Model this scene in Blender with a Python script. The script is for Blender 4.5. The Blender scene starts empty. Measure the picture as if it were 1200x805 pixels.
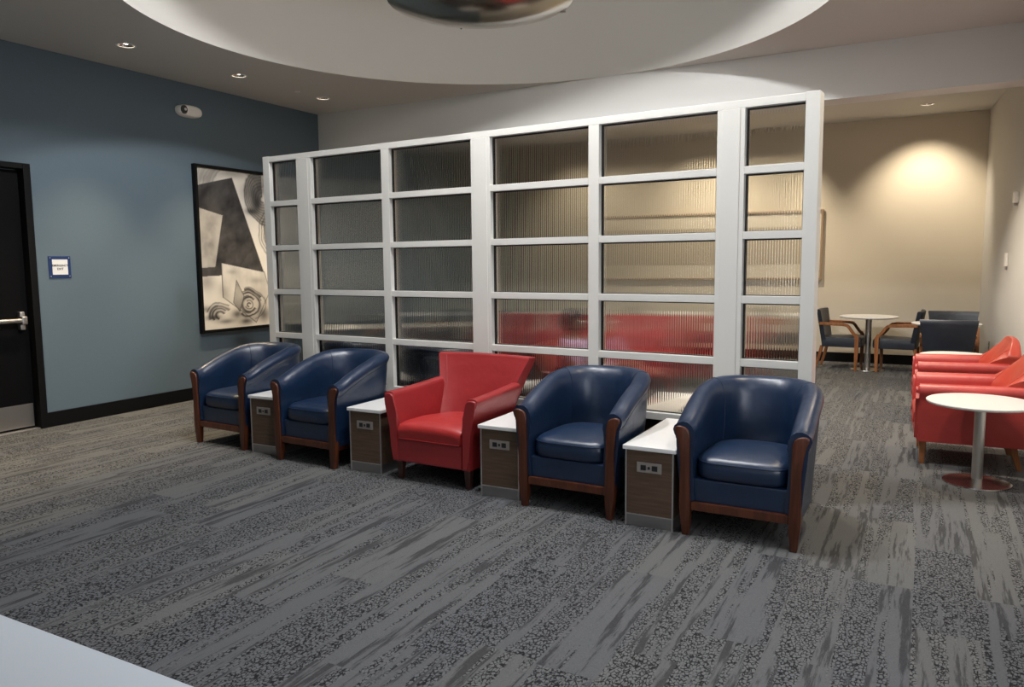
import bpy, bmesh, math, random
import numpy as np
from mathutils import Vector, Matrix, noise
from math import sin, cos, pi, radians

sc = bpy.context.scene
col = sc.collection
random.seed(7)

# ------------------------------------------------------------------ helpers
def node_mat(name):
    m = bpy.data.materials.new(name); m.use_nodes = True
    nt = m.node_tree
    return m, nt, nt.nodes['Principled BSDF']

def mat(name, color, rough=.5, metal=0., bump=0., bscale=200., spec=.5, var=0., vscale=8., coat=0.):
    m, nt, p = node_mat(name)
    c = (*color, 1)
    p.inputs['Base Color'].default_value = c
    p.inputs['Roughness'].default_value = rough
    p.inputs['Metallic'].default_value = metal
    p.inputs['Specular IOR Level'].default_value = spec
    p.inputs['Coat Weight'].default_value = coat
    tc = nt.nodes.new('ShaderNodeTexCoord')
    if var > 0:
        n = nt.nodes.new('ShaderNodeTexNoise'); n.inputs['Scale'].default_value = vscale; n.inputs['Detail'].default_value = 4
        nt.links.new(tc.outputs['Object'], n.inputs['Vector'])
        mx = nt.nodes.new('ShaderNodeMix'); mx.data_type = 'RGBA'
        mx.inputs[6].default_value = tuple(x*(1-var) for x in color)+(1,)
        mx.inputs[7].default_value = tuple(min(1, x*(1+var)) for x in color)+(1,)
        nt.links.new(n.outputs['Fac'], mx.inputs[0]); nt.links.new(mx.outputs[2], p.inputs['Base Color'])
    if bump > 0:
        n = nt.nodes.new('ShaderNodeTexNoise'); n.inputs['Scale'].default_value = bscale; n.inputs['Detail'].default_value = 3
        nt.links.new(tc.outputs['Object'], n.inputs['Vector'])
        b = nt.nodes.new('ShaderNodeBump'); b.inputs['Strength'].default_value = bump; b.inputs['Distance'].default_value = .002
        nt.links.new(n.outputs['Fac'], b.inputs['Height']); nt.links.new(b.outputs['Normal'], p.inputs['Normal'])
    return m

def leather(name, color, rough=.36):
    m, nt, p = node_mat(name)
    tc = nt.nodes.new('ShaderNodeTexCoord')
    n = nt.nodes.new('ShaderNodeTexNoise'); n.inputs['Scale'].default_value = 5; n.inputs['Detail'].default_value = 5
    nt.links.new(tc.outputs['Object'], n.inputs['Vector'])
    mx = nt.nodes.new('ShaderNodeMix'); mx.data_type = 'RGBA'
    mx.inputs[6].default_value = tuple(x*.82 for x in color)+(1,)
    mx.inputs[7].default_value = tuple(x*1.18 for x in color)+(1,)
    nt.links.new(n.outputs['Fac'], mx.inputs[0]); nt.links.new(mx.outputs[2], p.inputs['Base Color'])
    p.inputs['Specular IOR Level'].default_value = .7
    r = nt.nodes.new('ShaderNodeMapRange'); r.inputs[3].default_value = rough-.07; r.inputs[4].default_value = rough+.1
    nt.links.new(n.outputs['Fac'], r.inputs[0]); nt.links.new(r.outputs[0], p.inputs['Roughness'])
    v = nt.nodes.new('ShaderNodeTexVoronoi'); v.inputs['Scale'].default_value = 260
    nt.links.new(tc.outputs['Object'], v.inputs['Vector'])
    n2 = nt.nodes.new('ShaderNodeTexNoise'); n2.inputs['Scale'].default_value = 9; n2.inputs['Detail'].default_value = 2
    nt.links.new(tc.outputs['Object'], n2.inputs['Vector'])
    b = nt.nodes.new('ShaderNodeBump'); b.inputs['Strength'].default_value = .12; b.inputs['Distance'].default_value = .001
    nt.links.new(v.outputs['Distance'], b.inputs['Height'])
    b2 = nt.nodes.new('ShaderNodeBump'); b2.inputs['Strength'].default_value = .35; b2.inputs['Distance'].default_value = .012
    nt.links.new(n2.outputs['Fac'], b2.inputs['Height']); nt.links.new(b.outputs['Normal'], b2.inputs['Normal'])
    nt.links.new(b2.outputs['Normal'], p.inputs['Normal'])
    return m

def wood(name, c1, c2, rough=.4, scale=14, axis=2):
    m, nt, p = node_mat(name)
    tc = nt.nodes.new('ShaderNodeTexCoord')
    mp = nt.nodes.new('ShaderNodeMapping')
    s = [scale*3]*3; s[axis] = scale*.25
    mp.inputs['Scale'].default_value = s
    nt.links.new(tc.outputs['Object'], mp.inputs['Vector'])
    n = nt.nodes.new('ShaderNodeTexNoise'); n.inputs['Scale'].default_value = 1; n.inputs['Detail'].default_value = 6
    nt.links.new(mp.outputs[0], n.inputs['Vector'])
    cr = nt.nodes.new('ShaderNodeValToRGB')
    cr.color_ramp.elements[0].position = .35; cr.color_ramp.elements[0].color = (*c1, 1)
    cr.color_ramp.elements[1].position = .68; cr.color_ramp.elements[1].color = (*c2, 1)
    nt.links.new(n.outputs['Fac'], cr.inputs[0]); nt.links.new(cr.outputs[0], p.inputs['Base Color'])
    p.inputs['Roughness'].default_value = rough
    return m

def emis(name, color, strength):
    m, nt, p = node_mat(name)
    p.inputs['Base Color'].default_value = (*color, 1)
    p.inputs['Emission Color'].default_value = (*color, 1)
    p.inputs['Emission Strength'].default_value = strength
    return m

def obj(name, bm, m, parent=None, smooth=40, loc=None, rz=0):
    me = bpy.data.meshes.new(name)
    bmesh.ops.recalc_face_normals(bm, faces=bm.faces)
    bm.to_mesh(me); bm.free()
    mats = m if isinstance(m, (list, tuple)) else [m]
    for k in mats: me.materials.append(k)
    if smooth:
        me.shade_smooth(); me.set_sharp_from_angle(angle=radians(smooth))
    o = bpy.data.objects.new(name, me); col.objects.link(o)
    if smooth and smooth <= 40:
        md = o.modifiers.new('normals', 'WEIGHTED_NORMAL'); md.keep_sharp = True
    if parent is not None: o.parent = parent
    if loc is not None: o.location = loc
    if rz: o.rotation_euler = (0, 0, rz)
    return o

def tag(o, label, cat, group=None):
    o['label'] = label; o['category'] = cat
    if group: o['group'] = group
    return o

def thing(name, label, cat, loc=(0, 0, 0), rz=0, group=None):
    o = bpy.data.objects.new(name, None); col.objects.link(o)
    o.empty_display_size = .1
    o.location = loc; o.rotation_euler = (0, 0, rz)
    return tag(o, label, cat, group)

def struct(name, bm, m, parent=None, smooth=30):
    o = obj(name, bm, m, parent, smooth)
    if parent is None: o['kind'] = 'structure'
    return o

def kids(o): return [c for c in list(col.objects) if c.parent == o]

def dup(root, loc, rz, label, group=None):
    r = root.copy(); col.objects.link(r); r.location = loc; r.rotation_euler = (0, 0, rz)
    r['label'] = label
    if group: r['group'] = group
    for ch in kids(root):
        c = ch.copy(); col.objects.link(c); c.parent = r
        for g in kids(ch):
            d = g.copy(); col.objects.link(d); d.parent = c
    return r

def B(): return bmesh.new()

def box(bm, x0, x1, y0, y1, z0, z1, bev=0., seg=2, mi=0, M=None):
    vs = [bm.verts.new((x, y, z)) for x in (x0, x1) for y in (y0, y1) for z in (z0, z1)]
    idx = [(0, 1, 3, 2), (4, 6, 7, 5), (0, 4, 5, 1), (2, 3, 7, 6), (0, 2, 6, 4), (1, 5, 7, 3)]
    fs = [bm.faces.new([vs[i] for i in f]) for f in idx]
    for f in fs: f.material_index = mi
    if bev > 0:
        es = list({e for f in fs for e in f.edges})
        r = bmesh.ops.bevel(bm, geom=es, offset=bev, segments=seg, affect='EDGES', profile=.5, clamp_overlap=True)
        for f in r['faces']: f.material_index = mi
        vs = list({v for f in bm.faces if f.is_valid for v in f.verts if v in set(r['verts'])} | {v for v in vs if v.is_valid})
    if M is not None: bmesh.ops.transform(bm, matrix=M, verts=[v for v in vs if v.is_valid])
    return bm

def loft(bm, rings, closed=True, caps=True, mi=0, loop=False):
    R = [[bm.verts.new(p) for p in r] for r in rings]
    n = len(R[0]); fs = []
    pairs = list(zip(R[:-1], R[1:])) + ([(R[-1], R[0])] if loop else [])
    for a, b in pairs:
        for i in range(n if closed else n-1):
            j = (i+1) % n
            fs.append(bm.faces.new((a[i], a[j], b[j], b[i])))
    if caps and not loop:
        fs.append(bm.faces.new(R[0][::-1])); fs.append(bm.faces.new(R[-1]))
    for f in fs: f.material_index = mi
    return R

def lathe(bm, prof, seg=48, cx=0, cy=0, mi=0, caps=False):
    rings = []
    for k in range(seg):
        a = 2*pi*k/seg
        rings.append([(cx+r*cos(a), cy+r*sin(a), z) for r, z in prof])
    loft(bm, rings, closed=False, caps=False, loop=True, mi=mi)
    bmesh.ops.remove_doubles(bm, verts=bm.verts, dist=1e-6)
    return bm

def tube(bm, path, rad, seg=8, mi=0, caps=True):
    P = [Vector(p) for p in path]; n = len(P)
    rings = []
    prev = None
    for i, p in enumerate(P):
        t = (P[min(i+1, n-1)] - P[max(i-1, 0)]).normalized()
        if prev is None:
            u = t.cross(Vector((0, 0, 1)))
            if u.length < 1e-3: u = t.cross(Vector((0, 1, 0)))
            u.normalize()
        else:
            u = prev - t*prev.dot(t); u.normalize()
        prev = u; w = t.cross(u)
        r = rad[i] if isinstance(rad, (list, tuple)) else rad
        rings.append([p + u*(r*cos(2*pi*k/seg)) + w*(r*sin(2*pi*k/seg)) for k in range(seg)])
    loft(bm, rings, caps=caps, mi=mi)
    return bm

def prism(bm, poly, y0, y1, bev=0., mi=0):
    """polygon in (x, z) pushed from y0 to y1"""
    a = [bm.verts.new((x, y0, z)) for x, z in poly]; b = [bm.verts.new((x, y1, z)) for x, z in poly]
    n = len(poly); fs = [bm.faces.new(a[::-1]), bm.faces.new(b)]
    for i in range(n):
        j = (i+1) % n
        fs.append(bm.faces.new((a[i], a[j], b[j], b[i])))
    for f in fs: f.material_index = mi
    if bev > 0:
        es = list(set(fs[0].edges) | set(fs[1].edges))
        bmesh.ops.bevel(bm, geom=es, offset=bev, segments=2, affect='EDGES', profile=.5, clamp_overlap=True)
    return bm

def sm(t): t = max(0., min(1., t)); return t*t*(3-2*t)

# ------------------------------------------------------------------ materials
M = {}
M['white_paint'] = mat('white_paint', (.72, .71, .68), .6, bump=.05, bscale=300)
M['ceiling_paint'] = mat('ceiling_paint', (.62, .60, .56), .8, bump=.04, bscale=120)
M['beige_paint'] = mat('beige_paint', (.66, .59, .47), .7, bump=.06, bscale=260)
M['pale_paint'] = mat('pale_paint', (.68, .66, .62), .7, bump=.05, bscale=260)
M['blue_wall'] = mat('blue_wallcovering', (.104, .146, .176), .65, bump=.15, bscale=500, var=.05, vscale=60)
M['black_trim'] = mat('black_trim', (.0045, .0045, .005), .55, spec=.15)
M['black_door'] = mat('black_door', (.0025, .0025, .003), .6, spec=.10)
M['metal'] = mat('brushed_steel', (.62, .60, .57), .32, 1., bump=.05, bscale=300)
M['chrome'] = mat('polished_steel', (.66, .62, .56), .15, 1.)
M['base_steel'] = mat('base_steel', (.42, .40, .38), .24, 1.)
M['kick_metal'] = mat('kick_plate_metal', (.40, .385, .37), .42, 1., bump=.04)
M['partition'] = mat('partition_paint', (.68, .665, .62), .38)
M['gasket'] = mat('black_gasket', (.01, .01, .01), .5)
M['navy'] = leather('navy_leather', (.0060, .0192, .052), .34)
M['dark_navy'] = leather('dark_navy_leather', (.008, .013, .024), .42)
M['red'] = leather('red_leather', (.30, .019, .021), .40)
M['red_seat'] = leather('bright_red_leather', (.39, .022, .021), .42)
M['coral'] = leather('coral_red_leather', (.42, .038, .032), .40)
M['coral_back'] = leather('orange_red_leather', (.42, .046, .026), .40)
M['cherry'] = wood('cherry_wood', (.055, .014, .006), (.115, .033, .013), .36)
M['dark_wood'] = wood('dark_wood', (.030, .012, .008), (.06, .022, .014), .4)
M['oak'] = wood('honey_wood', (.20, .07, .022), (.34, .135, .045), .38)
M['laminate'] = wood('brown_laminate', (.080, .047, .028), (.120, .074, .046), .5, 22, 0)
M['desk_top'] = mat('pale_grey_laminate', (.56, .60, .64), .35)
M['white_top'] = mat('white_laminate', (.80, .79, .77), .28)
M['alum'] = mat('aluminium', (.62, .60, .58), .38, .9)
M['smoked'] = mat('smoked_lens', (.05, .048, .045), .25)
M['plate'] = mat('outlet_plate', (.34, .31, .28), .4, .4)
M['dark_plastic'] = mat('dark_plastic', (.015, .015, .016), .4)
M['white_plastic'] = mat('white_plastic', (.86, .83, .76), .45)
M['sign_blue'] = mat('sign_blue', (.016, .040, .13), .35)
M['sign_white'] = mat('sign_white', (.80, .80, .78), .5)
M['ink'] = mat('sign_ink', (.03, .012, .012), .5)
M['skin'] = mat('skin', (.42, .25, .18), .5)
M['hair'] = mat('dark_hair', (.03, .022, .016), .5)
M['lavender'] = mat('lavender_cloth', (.60, .47, .68), .85, var=.06)
M['jeans'] = mat('dark_trousers', (.03, .035, .05), .85)
M['bulb'] = emis('lamp_glow', (1., .88, .72), 14)
M['reflector'] = mat('downlight_reflector', (.8, .78, .74), .18, 1.)
M['mat_board'] = mat('mat_board', (.70, .64, .52), .8)
M['print'] = mat('beige_print', (.42, .36, .27), .8, var=.2, vscale=5)
M['light_frame'] = mat('light_wood_frame', (.34, .24, .15), .5)

g, nt, p = node_mat('reeded_glass')
p.inputs['Base Color'].default_value = (.95, .96, .94, 1)
p.inputs['Roughness'].default_value = .03
p.inputs['IOR'].default_value = 1.45
p.inputs['Transmission Weight'].default_value = 1
M['glass'] = g

def carpet_material():
    m, nt, p = node_mat('plank_carpet')
    N = nt.nodes.new; L = nt.links.new
    def math(op, a, b=None, c=None):
        n = N('ShaderNodeMath'); n.operation = op
        for k, v in enumerate((a, b, c)):
            if v is None: continue
            if isinstance(v, (int, float)): n.inputs[k].default_value = v
            else: L(v, n.inputs[k])
        return n.outputs[0]
    tc = N('ShaderNodeTexCoord'); sep = N('ShaderNodeSeparateXYZ'); L(tc.outputs['Object'], sep.inputs[0])
    x, y = sep.outputs[0], sep.outputs[1]
    cx = math('FLOOR', math('DIVIDE', x, .25))
    wn = N('ShaderNodeTexWhiteNoise'); wn.noise_dimensions = '1D'; L(cx, wn.inputs['W'])
    yy = math('ADD', y, wn.outputs['Value'])
    cy = math('FLOOR', yy)
    cb = N('ShaderNodeCombineXYZ'); L(cx, cb.inputs[0]); L(cy, cb.inputs[1])
    w2 = N('ShaderNodeTexWhiteNoise'); w2.noise_dimensions = '2D'; L(cb.outputs[0], w2.inputs['Vector'])
    s2 = N('ShaderNodeSeparateColor'); L(w2.outputs['Color'], s2.inputs[0])
    offs = N('ShaderNodeVectorMath'); offs.operation = 'MULTIPLY_ADD'
    L(w2.outputs['Color'], offs.inputs[0]); offs.inputs[1].default_value = (13, 17, 11); L(tc.outputs['Object'], offs.inputs[2])
    P = offs.outputs[0]
    def noise_tex(scale, detail, vec_scale=(1, 1, 1), rough=.5):
        mp = N('ShaderNodeMapping'); mp.inputs['Scale'].default_value = vec_scale; L(P, mp.inputs[0])
        n = N('ShaderNodeTexNoise'); n.inputs['Scale'].default_value = scale; n.inputs['Detail'].default_value = detail
        n.inputs['Roughness'].default_value = rough
        L(mp.outputs[0], n.inputs['Vector']); return n.outputs['Fac']
    # pebbled areas: pale pebbles between dark cracks
    mpv = N('ShaderNodeMapping'); mpv.inputs['Scale'].default_value = (1.0, .62, 1); L(P, mpv.inputs[0])
    vor = N('ShaderNodeTexVoronoi'); vor.feature = 'DISTANCE_TO_EDGE'; vor.inputs['Scale'].default_value = 74
    L(mpv.outputs[0], vor.inputs['Vector'])
    nz = noise_tex(70, 2)
    cr = math('ADD', vor.outputs['Distance'], math('MULTIPLY', math('SUBTRACT', nz, .5), .55))
    mr = N('ShaderNodeMapRange'); mr.interpolation_type = 'SMOOTHSTEP'
    mr.inputs[1].default_value = .015; mr.inputs[2].default_value = .17; L(cr, mr.inputs[0])
    pebble = mr.outputs[0]
    # long streaks along the plank
    st = noise_tex(1, 5, (20, 1.5, 1), .66)
    mr2 = N('ShaderNodeMapRange'); mr2.interpolation_type = 'SMOOTHSTEP'
    mr2.inputs[1].default_value = .40; mr2.inputs[2].default_value = .49; L(st, mr2.inputs[0])
    streak = mr2.outputs[0]
    # where pebbles and where streaks: soft areas stretched along the planks, different in each plank
    ar = noise_tex(1, 3, (13, .62, 1), .55)
    sel = math('ADD', ar, math('MULTIPLY', math('SUBTRACT', s2.outputs[0], .5), .20))
    ms = N('ShaderNodeMapRange'); ms.interpolation_type = 'SMOOTHSTEP'
    ms.inputs[1].default_value = .455; ms.inputs[2].default_value = .50; L(sel, ms.inputs[0])
    mix = N('ShaderNodeMix'); L(ms.outputs[0], mix.inputs[0]); L(math('MULTIPLY_ADD', streak, .50, .32), mix.inputs[2]); L(pebble, mix.inputs[3])
    fine = noise_tex(210, 3, rough=.7)
    tone = math('ADD', mix.outputs[0], math('MULTIPLY', math('SUBTRACT', fine, .5), .75))
    cramp = N('ShaderNodeValToRGB')
    cramp.color_ramp.elements[0].position = 0.; cramp.color_ramp.elements[0].color = (.016, .016, .018, 1)
    cramp.color_ramp.elements[1].position = 1.; cramp.color_ramp.elements[1].color = (.140, .143, .147, 1)
    e = cramp.color_ramp.elements.new(.55); e.color = (.080, .081, .084, 1)
    L(tone, cramp.inputs[0])
    tint = N('ShaderNodeMix'); tint.data_type = 'RGBA'; tint.blend_type = 'MULTIPLY'; tint.inputs[0].default_value = 1
    tr = N('ShaderNodeValToRGB')
    tr.color_ramp.elements[0].color = (.86, .87, .90, 1); tr.color_ramp.elements[1].color = (1.05, 1.03, .98, 1)
    L(s2.outputs[1], tr.inputs[0]); L(cramp.outputs[0], tint.inputs[6]); L(tr.outputs[0], tint.inputs[7])
    L(tint.outputs[2], p.inputs['Base Color'])
    p.inputs['Roughness'].default_value = .95; p.inputs['Specular IOR Level'].default_value = .15
    b = N('ShaderNodeBump'); b.inputs['Strength'].default_value = .5; b.inputs['Distance'].default_value = .004
    L(tone, b.inputs['Height']); L(b.outputs[0], p.inputs['Normal'])
    return m
M['carpet'] = carpet_material()

# ------------------------------------------------------------------ camera
f_px = 897.386
right = Vector((0.8794, 0.4761, -0.0088)).normalized()
up = Vector((-0.0415, 0.0950, 0.9946)).normalized()
fwd = Vector((-0.4744, 0.8743, -0.1033)).normalized()
right = fwd.cross(up).normalized(); up = right.cross(fwd)
cam = bpy.data.cameras.new('camera'); camo = bpy.data.objects.new('camera', cam); col.objects.link(camo)
mw = Matrix((right, up, -fwd)).transposed().to_4x4(); mw.translation = (0, 0, 1.5)
camo.matrix_world = mw
cam.sensor_width = 36; cam.lens = 36*f_px/1200; cam.clip_start = .05
sc.camera = camo

# ------------------------------------------------------------------ room shell
XL, ZC, YF, YB, YR = -7.273, 3.508, 12.362, 8.01, -2.6
def xr(y): return .640 + .067*(YF-y)
RC = (-3.132, 5.306); RR = 2.70

bm = B(); box(bm, XL, xr(YR), YR, YF, -.10, 0); struct('floor', bm, M['carpet'])

def ceiling_flat():
    bm = B()
    x0, x1, y0, y1 = XL, 2.2, YR, YF
    angs = [2*pi*k/144 for k in range(144)]
    for X, Y in ((x0, y0), (x1, y0), (x1, y1), (x0, y1)): angs.append(math.atan2(Y-RC[1], X-RC[0]) % (2*pi))
    angs = sorted(set(round(a, 9) for a in angs))
    def outp(a):
        dx, dy = cos(a), sin(a); t = 1e9
        if dx > 1e-9: t = min(t, (x1-RC[0])/dx)
        if dx < -1e-9: t = min(t, (x0-RC[0])/dx)
        if dy > 1e-9: t = min(t, (y1-RC[1])/dy)
        if dy < -1e-9: t = min(t, (y0-RC[1])/dy)
        return RC[0]+dx*t, RC[1]+dy*t
    rings = []
    for a in angs:
        i = (RC[0]+RR*cos(a), RC[1]+RR*sin(a)); o = outp(a)
        rings.append([(*i, ZC), (*o, ZC), (*o, ZC+.06), (*i, ZC+.06)])
    loft(bm, rings, closed=True, caps=False, loop=True)
    return bm
CAN = [(-6.50, 4.672), (-6.50, 5.977), (-6.505, 7.264), (-.10, 11.507)]
def cut_cans(o):
    bm = B()
    for x, y in CAN: bmesh.ops.create_cone(bm, cap_ends=True, segments=32, radius1=.0705, radius2=.0705, depth=.3, matrix=Matrix.Translation((x, y, ZC)))
    me = bpy.data.meshes.new('c'); bm.to_mesh(me); bm.free(); c = bpy.data.objects.new('c', me); col.objects.link(c)
    md = o.modifiers.new('b', 'BOOLEAN'); md.object = c; md.operation = 'DIFFERENCE'; md.solver = 'EXACT'
    dg = bpy.context.evaluated_depsgraph_get(); dg.update()
    new = bpy.data.meshes.new_from_object(o.evaluated_get(dg)); o.modifiers.clear(); o.data = new
    bpy.data.objects.remove(c)
cut_cans(struct('ceiling', ceiling_flat(), M['ceiling_paint'], smooth=0))
bm = B()
H = 1.9
prof = [(RR, ZC+.03)] + [(RR*cos(t), ZC+.03+H*sin(t)) for t in [pi/2*k/24 for k in range(1, 24)]] + [(0.0001, ZC+.03+H)]
outer = [(r+.06, z+.05) for r, z in prof][::-1]
lathe(bm, prof, 96, *RC)
struct('ceiling_dome', bm, M['ceiling_paint'], smooth=60)

bm = B(); box(bm, XL-.15, XL, YR, 4.17-1.07, 0, ZC); 
box(bm, XL-.15, XL, 4.17, YF, 0, ZC); box(bm, XL-.15, XL, 4.17-1.07, 4.17, 2.447, ZC)
struct('wall_left', bm, M['blue_wall'], smooth=0)
bm = B(); box(bm, XL, .9, YF, YF+.15, 0, ZC); struct('wall_far', bm, M['beige_paint'], smooth=0)
bm = B()
loft(bm, [[(xr(YF), YF, z), (xr(YR), YR, z), (xr(YR)+.15, YR, z), (xr(YF)+.15, YF, z)] for z in (0, ZC)])
struct('wall_right', bm, M['pale_paint'], smooth=0)
bm = B(); box(bm, XL-.15, 2.2, YR-.15, YR, 0, ZC); struct('wall_rear', bm, M['white_paint'], smooth=0)
bm = B(); box(bm, XL, xr(YB)+.05, YB, YB+.30, 3.026, ZC+.003); struct('wall_bulkhead', bm, M['white_paint'], smooth=0)

bm = B(); box(bm, XL, XL+.014, 4.172, YF, 0, .14, bev=.003); struct('baseboard_left', bm, M['black_trim'])
bm = B(); box(bm, XL+.014, xr(YF), YF-.014, YF, 0, .14, bev=.003); struct('baseboard_far', bm, M['black_trim'])
bm = B()
loft(bm, [[(xr(YF)-.014, YF-.014, z), (xr(YR)-.014, YR, z), (xr(YR), YR, z), (xr(YF), YF-.014, z)] for z in (0, .14)])
struct('baseboard_right', bm, M['black_trim'])

# assumed window frame, out of view, added to house the right-hand fill light
bm = B()
wy0, wy1, wz0, wz1 = .7, 3.3, .85, 2.75
for a, b_, c, d_ in ((wy0-.06, wy0, wz0-.06, wz1+.06), (wy1, wy1+.06, wz0-.06, wz1+.06), (wy0, wy1, wz0-.06, wz0), (wy0, wy1, wz1, wz1+.06), ((wy0+wy1)/2-.03, (wy0+wy1)/2+.03, wz0, wz1)):
    loft(bm, [[(xr(y)-.03, y, z) for y, z in ((a, c), (b_, c), (b_, d_), (a, d_))], [(xr(y)+.01, y, z) for y, z in ((a, c), (b_, c), (b_, d_), (a, d_))]])
struct('added_window_1', bm, M['black_trim'], smooth=0)

bm = B()
for a, b_, c, d_ in ((-1.96, -1.90, .84, 2.66), (.70, .76, .84, 2.66), (-1.90, .70, .84, .90), (-1.90, .70, 2.60, 2.66), (-.63, -.57, .90, 2.60)):
    box(bm, a, b_, YR, YR+.04, c, d_)
struct('added_window_2', bm, M['black_trim'], smooth=0)  # unseen frame added around the fill light behind the camera
bm = B()
for a, b_, c, d_ in ((-.44, -.40, .96, 2.24), (.80, .84, .96, 2.24), (-.40, .80, .96, 1.0), (-.40, .80, 2.20, 2.24)):
    box(bm, a, b_, c, d_, ZC-.03, ZC)
struct('added_panel_frame_1', bm, M['white_paint'], smooth=0)  # unseen ceiling frame added around the overhead fill light

# black exit door in the blue wall
dY1 = 4.17; dY0 = dY1-1.07; fw = .075
bm = B(); box(bm, XL-.10, XL-.055, dY0+fw, dY1-fw, .012, 2.447-.06, bev=.003)
door = struct('door_1', bm, M['black_door'])
bm = B()
for y0, y1, z0, z1 in ((dY0, dY0+fw-.01, 0, 2.447), (dY1-fw+.01, dY1, 0, 2.447), (dY0+fw-.01, dY1-fw+.01, 2.447-.05, 2.447)):
    box(bm, XL-.12, XL+.022, y0, y1, z0, z1, bev=.004)
obj('door_frame', bm, M['black_trim'], door)
bm = B(); box(bm, XL-.055, XL-.052, dY0+fw+.03, dY1-fw-.012, .03, .245, bev=.001); obj('kick_plate', bm, M['kick_metal'], door)
bm = B(); box(bm, XL-.13, XL+.006, dY0+fw-.01, dY1-fw+.01, 0, .011, bev=.003); obj('threshold', bm, M['alum'], door)
bm = B()
tube(bm, [(XL+.012, dY0+.14, 1.025), (XL+.012, dY1-.155, 1.025)], .021, 16)
bar = obj('panic_bar', bm, M['metal'], door)
bm = B()
for y in (dY0+.13, dY1-.15):
    box(bm, XL-.055, XL+.036, y-.028, y+.028, .985, 1.065, bev=.014, seg=3)
box(bm, XL-.055, XL+.0, dY1-.175, dY1-.125, .935, 1.105, bev=.012, seg=3)
obj('bar_bracket', bm, M['metal'], door)

# ------------------------------------------------------------------ things on the blue wall
def text_bm(body, size, depth=.001):
    cu = bpy.data.curves.new('t', 'FONT'); cu.body = body; cu.size = size; cu.align_x = 'CENTER'; cu.align_y = 'CENTER'; cu.extrude = depth
    cu.offset = size*.012
    o = bpy.data.objects.new('t', cu); col.objects.link(o)
    dg = bpy.context.evaluated_depsgraph_get(); dg.update()
    me = bpy.data.meshes.new_from_object(o.evaluated_get(dg))
    bm = B(); bm.from_mesh(me)
    bpy.data.objects.remove(o); bpy.data.curves.remove(cu); bpy.data.meshes.remove(me)
    return bm
sign = thing('exit_sign', 'small blue square sign reading EMERGENCY EXIT on the blue wall beside the black door', 'sign', (XL, 4.39, 1.508))
bm = B(); box(bm, 0, .008, -.106, .106, -.103, .103, bev=.002); obj('backing_plate', bm, M['sign_blue'], sign)
bm = B(); box(bm, .008, .011, -.074, .074, -.072, .072, bev=.001); obj('insert', bm, M['sign_white'], sign)
Rt = Matrix.Rotation(pi/2, 4, 'Z') @ Matrix.Rotation(pi/2, 4, 'X')
for t, z, s in (('EMERGENCY', .014, .027), ('EXIT', -.018, .030)):
    bm = text_bm(t, s); bmesh.ops.transform(bm, matrix=Matrix.Translation((.0115, 0, z)) @ Rt, verts=bm.verts)
    obj('lettering', bm, M['ink'], sign, smooth=0)
for y in (-.09, .09):
    for z in (-.087, .087):
        bm = B(); lathe(bm, [(.0001, .0035), (.004, .003), (.006, 0)], 12)
        bmesh.ops.transform(bm, matrix=Matrix.Translation((.008, y, z)) @ Matrix.Rotation(pi/2, 4, 'Y'), verts=bm.verts)
        obj('standoff_screw', bm, M['alum'], sign)

el = thing('emergency_light', 'oval cream emergency light unit high on the blue wall', 'emergency light', (XL, 5.93, 3.203))
bm = B()
rings = []
for x, s in ((0, 1.), (.03, 1.), (.055, .95), (.072, .80), (.078, .5)):
    ring = []
    for k in range(40):
        a = 2*pi*k/40; c, q = cos(a), sin(a)
        ring.append((x, .158*s*math.copysign(abs(c)**.72, c), .066*s*math.copysign(abs(q)**.8, q)))
    rings.append(ring)
loft(bm, rings); obj('housing', bm, M['white_plastic'], el)
y = -.100
bm = B(); pts = []
for x, sc_ in ((.070, 1.), (.0815, 1.), (.083, .9)):
    pts.append([(x, y+.040*sc_*cos(2*pi*k/28), .002+.046*sc_*sin(2*pi*k/28)) for k in range(28)])
loft(bm, pts); lp = obj('lamp_window', bm, M['smoked'], el)
bm = B(); bmesh.ops.create_uvsphere(bm, u_segments=16, v_segments=8, radius=.016)
bmesh.ops.translate(bm, vec=(.080, y+.012, .006), verts=bm.verts); obj('lamp_bulb', bm, M['white_plastic'], lp)

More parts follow.
